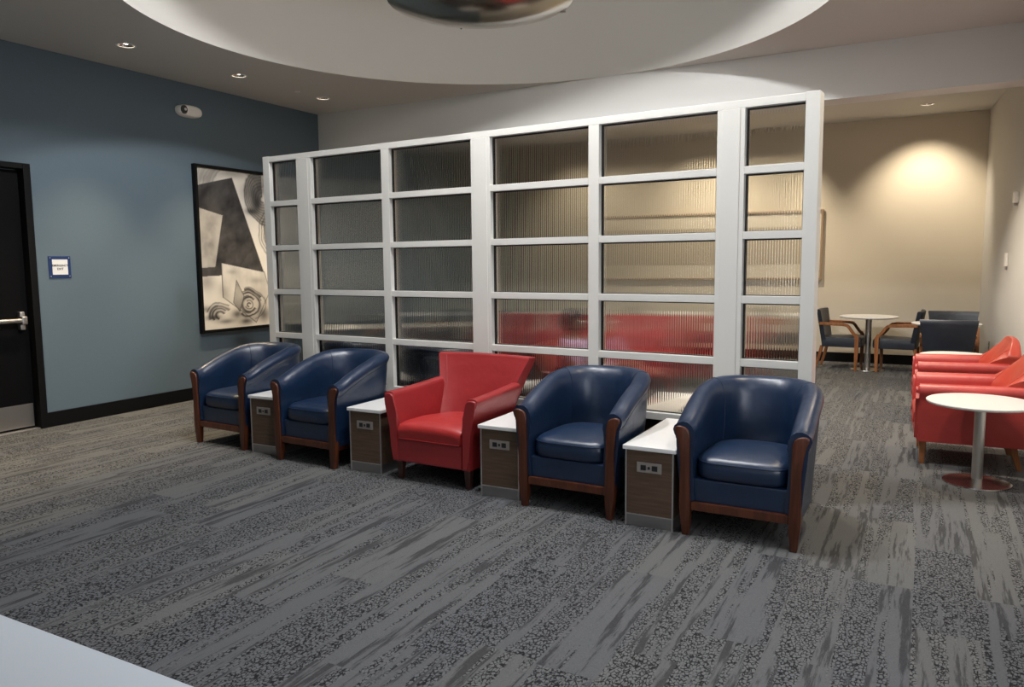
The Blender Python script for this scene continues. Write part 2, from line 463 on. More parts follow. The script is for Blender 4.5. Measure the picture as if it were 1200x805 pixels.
# large framed charcoal drawing
py0, py1, pz0, pz1 = 5.944, 7.47, .741, 2.645
pic = thing('framed_drawing', 'large black framed charcoal drawing of abstract angular shapes and swirls on the blue wall', 'picture', (XL, 0, 0))
bm = B(); fwid = .035
for y0, y1, z0, z1 in ((py0, py0+fwid, pz0, pz1), (py1-fwid, py1, pz0, pz1), (py0+fwid, py1-fwid, pz0, pz0+fwid), (py0+fwid, py1-fwid, pz1-fwid, pz1)):
    box(bm, 0, .055, y0, y1, z0, z1, bev=.002)
obj('frame', bm, M['black_trim'], pic)
def drawing():
    W_, H_ = 260, 330
    U, V = np.meshgrid((np.arange(W_+1))/W_, (np.arange(H_+1))/H_)          # V up
    rng = np.random.RandomState(3)
    def fbm(u, v, s, oct=4, seed=0):
        r = np.random.RandomState(seed); out = np.zeros_like(u); amp = 1
        for o in range(oct):
            gsz = 48; G = r.rand(gsz, gsz)
            x = (u*s) % (gsz-1); y = (v*s) % (gsz-1)
            xi = x.astype(int); yi = y.astype(int); fx = x-xi; fy = y-yi
            fx = fx*fx*(3-2*fx); fy = fy*fy*(3-2*fy)
            out += amp*((G[yi, xi]*(1-fx)+G[yi, xi+1]*fx)*(1-fy)+(G[yi+1, xi]*(1-fx)+G[yi+1, xi+1]*fx)*fy)
            s *= 2.1; amp *= .5
        return out/1.9
    n1 = fbm(U, V, 4, 4, 1); n2 = fbm(U, V, 9, 4, 2); n3 = fbm(U*.4+V, V-U, 14, 3, 4)
    g = .80 - .16*np.clip(n1*1.6-.75, 0, 1)
    def sdpoly(pts):
        inside = np.zeros_like(U, bool); dmin = np.full_like(U, 9.)
        n = len(pts)
        for i in range(n):
            (x0, y0), (x1, y1) = pts[i], pts[(i+1) % n]
            c = ((y0 > V) != (y1 > V)) & (U < (x1-x0)*(V-y0)/((y1-y0) if abs(y1-y0) > 1e-9 else 1e-9)+x0)
            inside ^= c
            dx, dy = x1-x0, y1-y0
            t = np.clip(((U-x0)*dx+(V-y0)*dy)/(dx*dx+dy*dy), 0, 1)
            dmin = np.minimum(dmin, np.hypot(U-x0-t*dx, (V-y0-t*dy)*1.25))
        return inside, dmin
    def poly(pts, val, edge=.35, var=.1, nz=n2):
        nonlocal g
        ins, dm = sdpoly(pts)
        sh = val + var*(nz-.5)
        g = np.where(ins, sh, g)
        g = np.where((dm < .004), g*edge+.02, g)
    def smudge(cx, cy, rx, ry, amt, pw=2.):
        nonlocal g
        d = ((U-cx)/rx)**2+((V-cy)/ry)**2
        g = g*(1-amt*np.exp(-d**(pw/2))*(.75+.5*n2)); g = np.clip(g, .03, 1)
    def arc(cx, cy, r, w, a0, a1, amt, ry=1.):
        nonlocal g
        d = np.abs(np.hypot(U-cx, (V-cy)*1.25/ry)-r*(1+.5*(n1-.5))-.03*(n2-.5)); th = np.arctan2((V-cy)*1.25, U-cx) % (2*pi)
        k = (th > a0) & (th < a1) if a0 < a1 else (th > a0) | (th < a1)
        g = np.where(k, g*np.clip(1-1.15*amt*np.exp(-(d/(w*(.6+.9*n1)))**2)*(.7+.6*n3), .06, 1), g)
    g = g+.06
    # sweeping strokes at the top
    for k in range(12): arc(.36, .80, .26+.022*k, .008+.004*(k % 3), .45, 2.8, .34)
    smudge(.08, .94, .14, .05, .40); smudge(.34, .985, .2, .03, .5); smudge(.47, .88, .06, .05, .35)
    # dark vortex at upper right
    for k in range(9): arc(.66, .84, .03+.022*k, .010+.004*(k % 2), 1.6, 5.2, .70)
    smudge(.60, .82, .055, .075, .92); smudge(.53, .755, .07, .022, .8); smudge(.66, .90, .08, .04, .6); smudge(.56, .86, .03, .06, .4)
    for k in range(4): arc(.80, .62, .10+.035*k, .010, 2.0, 4.6, .55)
    poly([(.0, .89), (.343, .958), (.638, .358), (.20, .40), (.20, .34), (.0, .335)], .055, .5, .07)
    g = np.where((g < .16), np.clip(g+.035*(n3-.5)+.03*(n1-.4), .01, 1), g)
    poly([(.0, .758), (.236, .718), (.14, .391), (.0, .385)], .42, .4, .50)
    poly([(.66, .66), (.80, .72), (.80, .40), (.70, .42)], .22, .4, .2)
    poly([(.20, .418), (.648, .355), (.70, .223), (.536, .021), (.343, .126), (.20, .20)], .70, .35, .40)
    smudge(.05, .30, .08, .06, .5); smudge(.20, .24, .05, .05, .3)
    # bold spiral at the lower right and loose scrolls at lower left
    for r_, w_, a0, a1, am in ((.022, .010, .2, 5.0, .85), (.050, .008, 3.4, 2.2, .7), (.085, .016, .6, 5.9, .85), (.100, .006, 1.5, 5.0, .6), (.128, .013, 3.8, 2.4, .8), (.150, .007, .2, 2.8, .6), (.165, .018, .4, 1.9, .75), (.19, .006, 5.2, 1.8, .5)):
        arc(.462, .141, r_, w_, a0, a1, am, .86)
    for r_, w_, a0, a1, am in ((.04, .014, .3, 4.2, .8), (.075, .012, .6, 3.6, .75), (.105, .018, .4, 3.4, .7), (.145, .010, .7, 2.9, .6)):
        arc(.17, .085, r_, w_, a0, a1, am, .7)
    smudge(.10, .075, .08, .018, .8); smudge(.22, .045, .09, .016, .7); smudge(.03, .13, .05, .02, .6)
    poly([(.343, .306), (.415, .20), (.364, .103), (.303, .163)], .40, .35, .5)
    smudge(.34, .085, .06, .030, .92); smudge(.43, .035, .08, .025, .9); smudge(.62, .07, .07, .05, .8); smudge(.56, .30, .08, .02, .3); smudge(.30, .36, .05, .015, .3)
    g = np.where((U > .72), g*(.75+.4*n1), g)
    g += .05*(n3-.5)
    g = np.clip(g, .012, .90)
    bm = B(); L = bm.verts.layers.float_color.new('drawing')
    a0, a1, b0, b1 = py0+fwid, py1-fwid, pz0+fwid, pz1-fwid
    vs = []
    for j in range(H_+1):
        for i in range(W_+1):
            v = bm.verts.new((.034, a0+(a1-a0)*i/W_, b0+(b1-b0)*j/H_))
            k = g[j, i]
            v[L] = (k*1.0, k*.93, k*.80+.004, 1); vs.append(v)
    for j in range(H_):
        for i in range(W_):
            q = j*(W_+1)+i
            bm.faces.new((vs[q], vs[q+1], vs[q+W_+2], vs[q+W_+1]))
    return bm
m, nt, p = node_mat('charcoal_drawing')
at = nt.nodes.new('ShaderNodeAttribute'); at.attribute_name = 'drawing'
nt.links.new(at.outputs['Color'], p.inputs['Base Color']); p.inputs['Roughness'].default_value = .6
o = obj('drawing_sheet', drawing(), m, pic, smooth=0)
bm = B(); box(bm, .004, .032, py0+.01, py1-.01, pz0+.01, pz1-.01); obj('backing_board', bm, M['mat_board'], pic)

# ------------------------------------------------------------------ downlights
def downlight(x, y, label, power, z=ZC, col_=(1., .80, .58), size=radians(105), blend=.7):
    t = thing('downlight', label, 'ceiling light', (x, y, z), 0, 'recessed downlights')
    bm = B(); lathe(bm, [(.085, -.001), (.087, -.005), (.080, -.007), (.070, -.005), (.069, .001)], 32); obj('trim_ring', bm, M['white_plastic'], t)
    bm = B(); lathe(bm, [(.069, 0), (.055, .030), (.040, .052), (.0005, .056)], 32); obj('reflector', bm, M['reflector'], t)
    bm = B(); lathe(bm, [(.0005, .012), (.022, .014), (.030, .028), (.026, .052)], 24); obj('bulb', bm, M['bulb'], t)
    if power:
        li = bpy.data.lights.new('downlight_beam', 'SPOT'); li.energy = power; li.spot_size = size; li.spot_blend = blend
        li.color = col_; li.shadow_soft_size = .045
        lo = bpy.data.objects.new('downlight_beam', li); col.objects.link(lo); lo.location = (x, y, z-.012)
    return t
WARM = (1., .86, .67)
downlight(-6.50, 4.672, 'lit recessed downlight nearest the camera in the left row, above the black door', 0)
downlight(-6.50, 5.977, 'lit recessed downlight in the left row, above the oval emergency light', 0)
downlight(-6.505, 7.264, 'lit recessed downlight near the far corner of the blue wall and white bulkhead', 0)
downlight(-.10, 11.507, 'lit recessed downlight over the round tables at the beige far wall', 0)
t = thing('ceiling_sprinkler', 'small concealed sprinkler cap on the ceiling between the two farthest left downlights', 'sprinkler', (-6.51, 6.837, ZC))
bm = B(); lathe(bm, [(.0005, -.008), (.034, -.007), (.040, -.003), (.041, .0)], 28); obj('cover_plate', bm, M['white_paint'], t)
bm = B(); lathe(bm, [(.041, .0), (.047, -.001), (.047, .002)], 28); obj('escutcheon', bm, M['plate'], t)

# polished steel bowl in the dome
bw = thing('pendant_bowl', 'large polished steel bowl pendant hanging in the round ceiling dome', 'pendant light', (RC[0], RC[1], 0))
R0 = .71; zr = 3.525; dep = .115
pr = [(R0*s, zr-dep*(1-s**2.2)) for s in [k/24 for k in range(25)]]; pr[0] = (.0005, pr[0][1])
inn = [(r-.004 if r > .1 else r, z+.006) for r, z in pr][::-1]
bm = B(); lathe(bm, pr+[(R0+.006, zr+.002), (R0+.006, zr+.010), (R0-.004, zr+.010)]+inn[1:], 96); obj('bowl', bm, M['chrome'], bw)
for a in (radians(50), radians(230)):
    bm = B(); x, y = (R0-.004)*cos(a), (R0-.004)*sin(a)
    tube(bm, [(x, y, zr), (x*.55, y*.55, zr+.6), (x*.1, y*.1, ZC+1.85)], .004, 6); obj('hanging_cable', bm, M['metal'], bw)
    bm = B(); box(bm, x-.022, x+.022, y-.014, y+.014, zr-.012, zr+.020, bev=.004); obj('cable_clip', bm, M['metal'], bw)
a = radians(134); bm = B(); bmesh.ops.create_uvsphere(bm, u_segments=12, v_segments=8, radius=.008)
bmesh.ops.translate(bm, vec=((R0+.006)*cos(a), (R0+.006)*sin(a), zr-.002), verts=bm.verts); obj('rim_screw', bm, M['dark_plastic'], bw)

# ------------------------------------------------------------------ glazed partition
PO = (-5.441, 5.236); PHI = -.062565
part = thing('glazed_partition', 'tall off-white partition screen with a grid of reeded glass panes behind the armchair row', 'partition', (PO[0], PO[1], 0), PHI)
cx = [0, .082, .436, .611, 1.434, 1.515, 2.338, 2.513, 3.336, 3.417, 4.240, 4.414, 4.769, 4.851]
TOP = 2.496; rt = [2.448-.403*k for k in range(6)]; rh = .3555; DP = .115
zb = [(TOP, rt[0])] + [(rt[k]-rh, rt[k+1]) for k in range(5)] + [(rt[5]-rh, 0)]
for i in range(0, 13, 2):
    w = cx[i+1]-cx[i]
    bm = B()
    z1 = TOP + (.004 if i in (0, 12) else -.048 if w > .1 else -.048)
    box(bm, cx[i], cx[i+1], 0, DP, 0, z1, bev=.0025)
    nm = 'end_post' if i in (0, 12) else ('wide_post' if w > .1 else 'mullion')
    po = obj(nm, bm, M['partition'], part)
    if nm == 'wide_post':
        for yy in (-.004, DP):
            bm = B(); box(bm, cx[i]+.030, cx[i+1]-.030, yy, yy+.004, 0.02, z1-.002, bev=.0015); obj('cover_strip', bm, M['partition'], po)
bm = B(); box(bm, cx[1], cx[12], 0, DP, rt[0], TOP, bev=.0025); obj('head_rail', bm, M['partition'], part)
for c in range(6):
    x0, x1 = cx[2*c+1], cx[2*c+2]
    for a, b in zb[1:]:
        bm = B(); box(bm, x0, x1, .001, DP-.001, b if b > 0 else 0, a, bev=.0025); obj('rail', bm, M['partition'], part)
def pane_mesh(w):
    bm = B(); n = max(8, round(w/.0165)); pitch = w/n; seg = 8
    prof = [(0, 0)]
    pts = [(w*k/(n*seg), .0062+.0020*(.5-.5*cos(2*pi*k/seg))) for k in range(n*seg+1)]
    loop = [(0, 0), (w, 0)] + pts[::-1]
    a = [bm.verts.new((x, y, 0)) for x, y in loop]; b = [bm.verts.new((x, y, rh)) for x, y in loop]
    for i in range(len(loop)):
        j = (i+1) % len(loop)
        bm.faces.new((a[i], a[j], b[j], b[i]))
    bm.faces.new(a[::-1]); bm.faces.new(b)
    return bm
def gasket_mesh(w):
    bm = B(); g_ = .008
    for x0, x1, z0, z1 in ((0, g_, 0, rh), (w-g_, w, 0, rh), (g_, w-g_, 0, g_*.6), (g_, w-g_, rh-g_, rh)):
        box(bm, x0, x1, -.008, -.0004, z0, z1)
        box(bm, x0, x1, .0088, .016, z0, z1)
    return bm
protos = {}
for c in range(6):
    x0, x1 = cx[2*c+1], cx[2*c+2]; w = round(x1-x0-.0006, 3)
    for k in range(6):
        key = 'n' if w < .5 else 'w'
        if key not in protos:
            pn = obj('glass_pane', pane_mesh(w), M['glass'], part, smooth=60)
            gk = obj('gasket', gasket_mesh(w), M['gasket'], pn, smooth=0)
            protos[key] = (pn, gk)
        else:
            pn = protos[key][0].copy(); col.objects.link(pn)
            gk = protos[key][1].copy(); col.objects.link(gk); gk.parent = pn
        pn.location = (x0+.0003, .050, rt[k]-rh)

# ------------------------------------------------------------------ tub armchair
def tub_plan(u, a, d, s):
    """u 0..1 around the U from the left front to the right front; returns point and outward normal"""
    b = d-s; y0 = -.012
    Ls = s-y0; h = ((a-b)/(a+b))**2; La = pi*(a+b)*(1+3*h/(10+math.sqrt(4-3*h)))/2
    t = u*(2*Ls+La)
    if t < Ls: return (-a, y0+t), (-1, 0)
    if t > Ls+La: return (a, y0+(2*Ls+La-t)), (1, 0)
    th = pi - pi*(t-Ls)/La
    # squarer than an ellipse
    e = .86
    c, q = cos(th), sin(th)
    p = (a*math.copysign(abs(c)**e, c), s+b*abs(q)**e)
    n = Vector((c/a, q/b)).normalized()
    return p, (n.x, n.y)
def make_tub(label, group):
    t = thing('tub_armchair', label, 'armchair', (0, 0, 0), 0, group)
    N = 64; rings = []
    top = []
    for k in range(N+1):
        u = k/N
        (x, y), n = tub_plan(u, .345, .76, .34)
        tt = max(0., min(1., (y-.03)/.60)); h = .622 + .175*(1-(1-tt)**1.7)
        back = sm((y-.35)/.3)
        def pt(a, d, off, z, s=.34):
            (px, py), nn = tub_plan(u, a, d, s)
            return (px-nn[0]*off, py-nn[1]*off, z)
        def wid(z): return .316+.029*sm((z-.16)/(h-.2)), .705+.055*sm((z-.16)/(h-.2))
        R = []
        for z in (.165, .30, .45, h-.13, h-.080):
            a, d = wid(z); R.append(pt(a, d, 0, z))
        a, d = wid(h)
        R += [pt(a+.010, d+.012, 0, h-.060), pt(a+.017, d+.018, 0, h-.036), pt(a+.014, d+.015, .004, h-.014), pt(a+.002, d+.002, .012, h+.002), pt(a, d, .036, h+.011),
              pt(a, d, .062, h+.007), pt(a, d, .085, h-.010), pt(a, d, .100, h-.038)]
        th_ = .100 + .015*back
        for z, q in ((h-.085, 1.06), (.52, 1.0), (.42, .86), (.30, .80), (.20, .80)):
            a, d = wid(z); R.append(pt(a, d, th_*q, z))
        rings.append(R); top.append(R)
    bm = B(); loft(bm, rings)
    sh = obj('tub_shell', bm, M['navy'], t, smooth=50)
    bm = B(); tube(bm, [Vector(r[4])+Vector((0, 0, 0)) for r in rings], .0042, 6); obj('piping', bm, M['navy'], sh)
    for k in (int(N*.285), int(N*.715)):
        bm = B()
        off = Vector((0, .0, 0))
        tube(bm, [rings[k][i] for i in (8, 9, 10, 11, 12, 13, 14, 15)], .0036, 6); obj('seam_welt', bm, M['navy'], sh)
    # seat
    bm = B(); box(bm, -.264, .264, .004, .60, .185, .318, bev=.012); obj('front_panel', bm, M['navy'], t)
    bm = B()
    ring_n = 56; rings = []
    def cush(s, z, grow=0.):
        out = []
        for k in range(ring_n):
            a = 2*pi*k/ring_n; c, q = cos(a), sin(a); e = .36 if q < 0 else .62
            out.append((( .252*s+grow)*math.copysign(abs(c)**e, c), .300+(.308*s+grow)*math.copysign(abs(q)**e, q), z(c, q)))
        return out
    crown = lambda b_: (lambda c, q: b_)
    prof = [(.90, .318), (.97, .322), (1.0, .345), (1.0, .385), (.985, .412), (.955, .428), (.90, .440), (.72, .454), (.48, .462), (.22, .466)]
    for s, z in prof: rings.append(cush(s, lambda c, q, z=z, s=s: z + .018*sm((q*s+1)/1.6-.2)*0 - .010*max(0, q)*s))
    loft(bm, rings)
    cu = obj('seat_cushion', bm, M['navy'], t, smooth=60)
    bm = B(); tube(bm, [Vector(p_) for p_ in cush(.985, lambda c, q: .414-.010*max(0, q))]+[Vector(cush(.985, lambda c, q: .414-.010*max(0, q))[0])], .0045, 6); obj('piping', bm, M['navy'], cu)
    # wooden front posts with a scrolled top, and the rails
    for s in (-1, 1):
        poly = [(.268, 0), (.302, 0), (.313, .10), (.319, .17), (.315, .40), (.318, .50), (.328, .545), (.343, .575), (.350, .590), (.346, .603), (.332, .610), (.312, .609), (.292, .602), (.276, .588), (.267, .56), (.266, .50), (.264, .30), (.258, .17), (.262, .08)]
        bm = B(); prism(bm, [(s*x, z) for x, z in poly], -.026, .020, bev=.006)
        lg = obj('front_post', bm, M['cherry'], t, smooth=50)
    bm = B(); box(bm, -.256, .256, -.016, .014, .142, .190, bev=.004); obj('front_rail', bm, M['cherry'], t)
    for s in (-1, 1):
        bm = B(); loft(bm, [[(s*(.300+i), .016+0*i, z) for i, z in ((0, .128), (0, .172), (-.03, .172), (-.03, .128))],
                            [(s*(.295+i), .35, z) for i, z in ((0, .132), (0, .172), (-.03, .172), (-.03, .132))],
                            [(s*(.232+i), .60, z) for i, z in ((0, .132), (0, .172), (-.03, .172), (-.03, .132))]])
        obj('side_rail', bm, M['cherry'], t)
        bm = B(); loft(bm, [[(s*(cx_+dx*w), cy_+dy*w, z) for dx, dy in ((-1, -1), (1, -1), (1, 1), (-1, 1))] for cx_, cy_, w, z in ((.225, .665, .015, 0), (.222, .635, .020, .09), (.218, .605, .024, .175))])
        obj('rear_leg', bm, M['cherry'], t)
    bm = B(); box(bm, -.24, .24, .590, .625, .132, .172, bev=.003); obj('rear_rail', bm, M['cherry'], t)
    return t
GB = 'blue tub armchairs'
tub = make_tub('blue leather tub armchair at the right end of the row, nearest the camera', GB)
ROT = radians(-.5)
tub.location = (-.842, 4.085, 0); tub.rotation_euler.z = ROT
dup(tub, (-1.873, 4.128, 0), radians(-1.5), 'blue leather tub armchair just right of the red armchair in the row')
dup(tub, (-4.100, 4.270, 0), radians(-3), 'blue leather tub armchair just left of the red armchair in the row')
dup(tub, (-5.165, 4.390, 0), radians(-3), 'blue leather tub armchair at the left end of the row, near the framed drawing')

# ------------------------------------------------------------------ red armchairs
def make_red(label, group, hide, seat_m, back_m, leg_m, rounded=False, name='armchair'):
    t = thing(name, label, 'armchair', (0, 0, 0), 0, group)
    legh = .135 if not rounded else .175
    bm = B()
    # apron / base box tapering
    loft(bm, [[(-.27, .002, legh+.002), (.27, .002, legh+.002), (.275, .70 if rounded else .62, legh+.002), (-.275, .70 if rounded else .62, legh+.002)], [(-.275, .0, .308), (.275, .0, .308), (.29, .70 if rounded else .66, .308), (-.29, .70 if rounded else .66, .308)]])
    bmesh.ops.bevel(bm, geom=bm.edges[:], offset=.010, segments=2, affect='EDGES', clamp_overlap=True)
    obj('base', bm, hide, t)
    # seat with a waterfall front
    bm = B(); rings = []
    for y, zt, zb_ in ((-.004, .33, .300), (-.012, .355, .300), (-.008, .388, .300), (.02, .412, .300), (.09, .424, .300), (.28, .424, .300), (.50, .405, .300), (.58, .398, .300)):
        w = .262 if y < .3 else .255
        ring = []
        for k in range(21):
            q = -1+2*k/20; ring.append((w*q, y, zt - .014*abs(q)**6 + .006*(1-q*q)))
        ring += [(w, y, zb_), (-w, y, zb_)]
        rings.append(ring)
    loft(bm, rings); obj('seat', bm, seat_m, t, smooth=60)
    bm = B(); tube(bm, [(-.255, -.006, .303), (0, -.008, .303), (.255, -.006, .303)], .004, 6); obj('seat_welt', bm, hide, t)
    # flared arms
    for s in (-1, 1):
        rings = []
        for k in range(15):
            y = -.004+(.71 if rounded else .60)*k/14; f = k/14
            top = .618+.030*f**1.5 if not rounded else .600+.012*f
            ob, om, ot = .322-.012*f, .338-.012*f, .388-.014*f
            ib, it = .262, .305-.012*f
            if rounded: ob, om, ot, it = .345, .352, .374, .258
            mid = (.300+top)*.5
            if not rounded:
                ring = [(s*ob, y, legh), (s*(ob+.4*(om-ob)), y, .24), (s*om, y, .38), (s*(om+.3*(ot-om)), y, .50), (s*(ot-.010), y, top-.055), (s*ot, y, top-.020), (s*(ot-.002), y, top-.008), (s*(ot-.012), y, top), (s*(ot-.04), y, top+.004), (s*(it+.014), y, top), (s*(it+.003), y, top-.010), (s*it, y, top-.030), (s*(ib+(it-ib)*.4), y, mid+.03), (s*ib, y, .40), (s*ib, y, legh)]
            else:
                ring = [(s*ob, y, legh), (s*om, y, .30), (s*om, y, .46), (s*(om+.004), y, top-.095), (s*(ot-.006), y, top-.075), (s*ot, y, top-.050), (s*(ot-.006), y, top-.024), (s*(ot-.022), y, top-.007), (s*(ot-.044), y, top+.002), (s*(ot-.068), y, top), (s*(it+.022), y, top-.012), (s*(it+.006), y, top-.030), (s*it, y, top-.055), (s*ib, y, .42), (s*ib, y, legh)]
            if k == 0: ring = [(x-s*.0, y+0, z) for x, y, z in ring]
            rings.append(ring)
        bm = B(); loft(bm, rings)
        fr = [e for e in bm.edges if all(abs(v.co.y+.004) < 1e-5 for v in e.verts)]
        bmesh.ops.bevel(bm, geom=fr, offset=.014 if not rounded else .022, segments=3, affect='EDGES', clamp_overlap=True)
        obj('arm', bm, hide, t, smooth=50)
    # fan shaped back, its edges wrapping forward like small wings
    rings = []
    NZ, NX = 18, 28
    ztop = .815 if not rounded else .80
    def bk(q, f):
        """q -1..1 across, f 0..1 up; front surface point"""
        z0 = .36
        if not rounded:
            hw = .262+.135*f**1.25; zz = z0+(ztop-z0)*f - .006*f*q*q
            y = .545+.165*f - .070*(1-.6*f)*abs(q)**3
        else:
            hw = .285+.06*f
            edge = abs(q)**4
            zz = z0+(ztop-z0)*f*(1-.30*edge*f)
            y = .545+.190*f**1.1 - (.20*(1-f)**.8*sm((f-.2)/.3) + .05)*abs(q)**3
        return hw*q, y, zz
    bm = B()
    for j in range(NZ+1):
        f = j/NZ; ring = []
        for i in range(NX+1):
            ring.append(bk(-1+2*i/NX, f))
        for i in range(NX, -1, -1):
            q = -1+2*i/NX; x, y, z = bk(q, f)
            th = .10-.035*f; 
            ring.append((x*(1.0+.02*(1-f)), max(y+th*.8, .640+.15*f), z-.004))
        rings.append(ring)
    # rounded crown
    last = rings[-1]; n = len(last)
    for k, (dz, sc_) in enumerate(((.010, .93), (.016, .75), (.018, .45))):
        ring = []
        for i in range(n):
            x, y, z = last[i]; m_ = last[n-1-i]
            yc = (y+m_[1])/2
            ring.append((x*(1-.004*k), yc+(y-yc)*sc_, z+dz))
        rings.append(ring)
    loft(bm, rings)
    bk_o = obj('back', bm, back_m, t, smooth=50)
    for s in (-1, 1):
        bm = B(); pts = []
        for j in range(6, NZ+1):
            x, y, z = bk(s*.84, j/NZ); pts.append((x, y-.001, z))
        tube(bm, pts, .0035, 6); obj('back_welt', bm, back_m, bk_o)
    for s in (-1, 1):
        for y0, dy in ((.055, 0), (.62 if rounded else .575, .05)):
            cxl = .285 if y0 < .3 else .255
            bm = B(); loft(bm, [[(s*cxl+a*w, y0+d_+b_*w, z) for a, b_ in ((-1, -1), (1, -1), (1, 1), (-1, 1))] for w, d_, z in ((.016, dy, 0), (.026, 0, legh+.01))])
            bmesh.ops.bevel(bm, geom=bm.edges[:], offset=.003, segments=1, affect='EDGES')
            obj('leg', bm, leg_m, t)
    return t
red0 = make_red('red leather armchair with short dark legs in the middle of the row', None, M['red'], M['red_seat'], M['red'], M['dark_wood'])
red0.location = (-2.935, 4.215, 0); red0.rotation_euler.z = radians(-2)
GR = 'red armchairs along the right wall'
rw = make_red('red armchair against the right wall beside the nearer low round table', GR, M['coral'], M['coral'], M['coral_back'], M['oak'], True)
rw.location = (-.055, 6.635, 0); rw.rotation_euler.z = radians(-87.5)
dup(rw, (-.080, 8.02, 0), radians(-87.5), 'red armchair against the right wall, second one back, just before the farther low table')

# ------------------------------------------------------------------ side cabinets with outlets
def make_side(label, group, depth=.84):
    t = thing('side_table', label, 'side table', (0, 0, 0), 0, group)
    w = .140
    bm = B(); box(bm, -w, w, .012, depth-.02, .070, .445, bev=.001); obj('cabinet_body', bm, M['laminate'], t)
    bm = B(); box(bm, -w, w, .014, depth-.02, .0, .068, bev=.001); obj('plinth', bm, M['kick_metal'], t)
    bm = B()
    for x in (-w, w-.006): box(bm, x-.001, x+.007, .008, .016, .0, .445)
    box(bm, -w, w, .009, .013, .066, .072)
    obj('edge_trim', bm, M['alum'], t)
    bm = B(); box(bm, -w-.014, w+.016, -.004, depth, .445, .470, bev=.004); obj('table_top', bm, M['white_top'], t)
    bm = B(); box(bm, -.073, .073, .006, .013, .318, .378, bev=.003); pl = obj('outlet_plate', bm, M['plate'], t)
    for x in (-.033, .033):
        bm = B(); box(bm, x-.016, x+.016, .003, .008, .333, .363, bev=.002); obj('socket', bm, M['dark_plastic'], pl)
    bm = B(); box(bm, -.006, .006, .003, .008, .340, .356, bev=.001); obj('usb_port', bm, M['dark_plastic'], pl)
    return t
GS = 'narrow side tables in the armchair row'
st = make_side('narrow white-topped side table between the two right-hand blue armchairs', GS)
st.location = (-1.340, 4.068, 0); st.rotation_euler.z = radians(0)
dup(st, (-2.370, 4.178, 0), radians(.5), 'narrow white-topped side table just right of the red armchair')
dup(st, (-3.545, 4.278, 0), radians(.5), 'narrow white-topped side table just left of the red armchair')
dup(st, (-4.628, 4.345, 0), radians(1), 'narrow white-topped side table between the two left-hand blue armchairs')

# ------------------------------------------------------------------ round pedestal tables
def make_round(name, label, cat, r, h, rb, rc, group=None, loc=(0, 0, 0)):
    t = thing(name, label, cat, (*loc, 0), 0, group)
    bm = B(); lathe(bm, [(.0005, h), (r-.008, h), (r-.001, h-.004), (r, h-.010), (r-.006, h-.020), (r-.06, h-.030), (.0005, h-.030)], 72); obj('table_top', bm, M['white_top'], t)
    bm = B(); lathe(bm, [(rc, .018), (rc, h-.05), (rc+.06, h-.04), (rc+.06, h-.030)], 40); obj('column', bm, M['metal'], t)
    bm = B(); lathe(bm, [(.0005, .030), (rc+.02, .028), (rc+.06, .022), (rb-.02, .013), (rb, .008), (rb+.002, .001), (.0005, .001)], 64); obj('base', bm, M['base_steel'], t)
    return t
GL = 'low round tables by the red armchairs'
lt = make_round('low_round_table', 'low white round table on a steel pedestal in front of the nearest red wall armchair', 'side table', .325, .56, .205, .034, GL, (.345, 5.945))
dup(lt, (.275, 8.78, 0), 0, 'low white round table beyond the second red wall armchair, mostly hidden')
GT = 'round dining tables in the back area'
bt = make_round('round_table', 'white round dining table between two wooden armchairs in front of the far wall', 'table', .375, .745, .225, .040, GT, (-.695, 11.60))
dup(bt, (.215, 10.62, 0), 0, 'white round dining table near the right wall with navy chairs on both sides')
dup(bt, (-2.48, 11.55, 0), 0, 'white round dining table behind the reeded glass at the right end of the far wall')
dup(bt, (-6.15, 7.55, 0), 0, 'white round dining table seen through the left panes by the blue wall')
dup(bt, (-6.35, 10.2, 0), 0, 'white round dining table seen through glass near the far left corner')
dup(bt, (-5.05, 10.78, 0), 0, 'white round dining table seen through glass left of the far red armchairs')

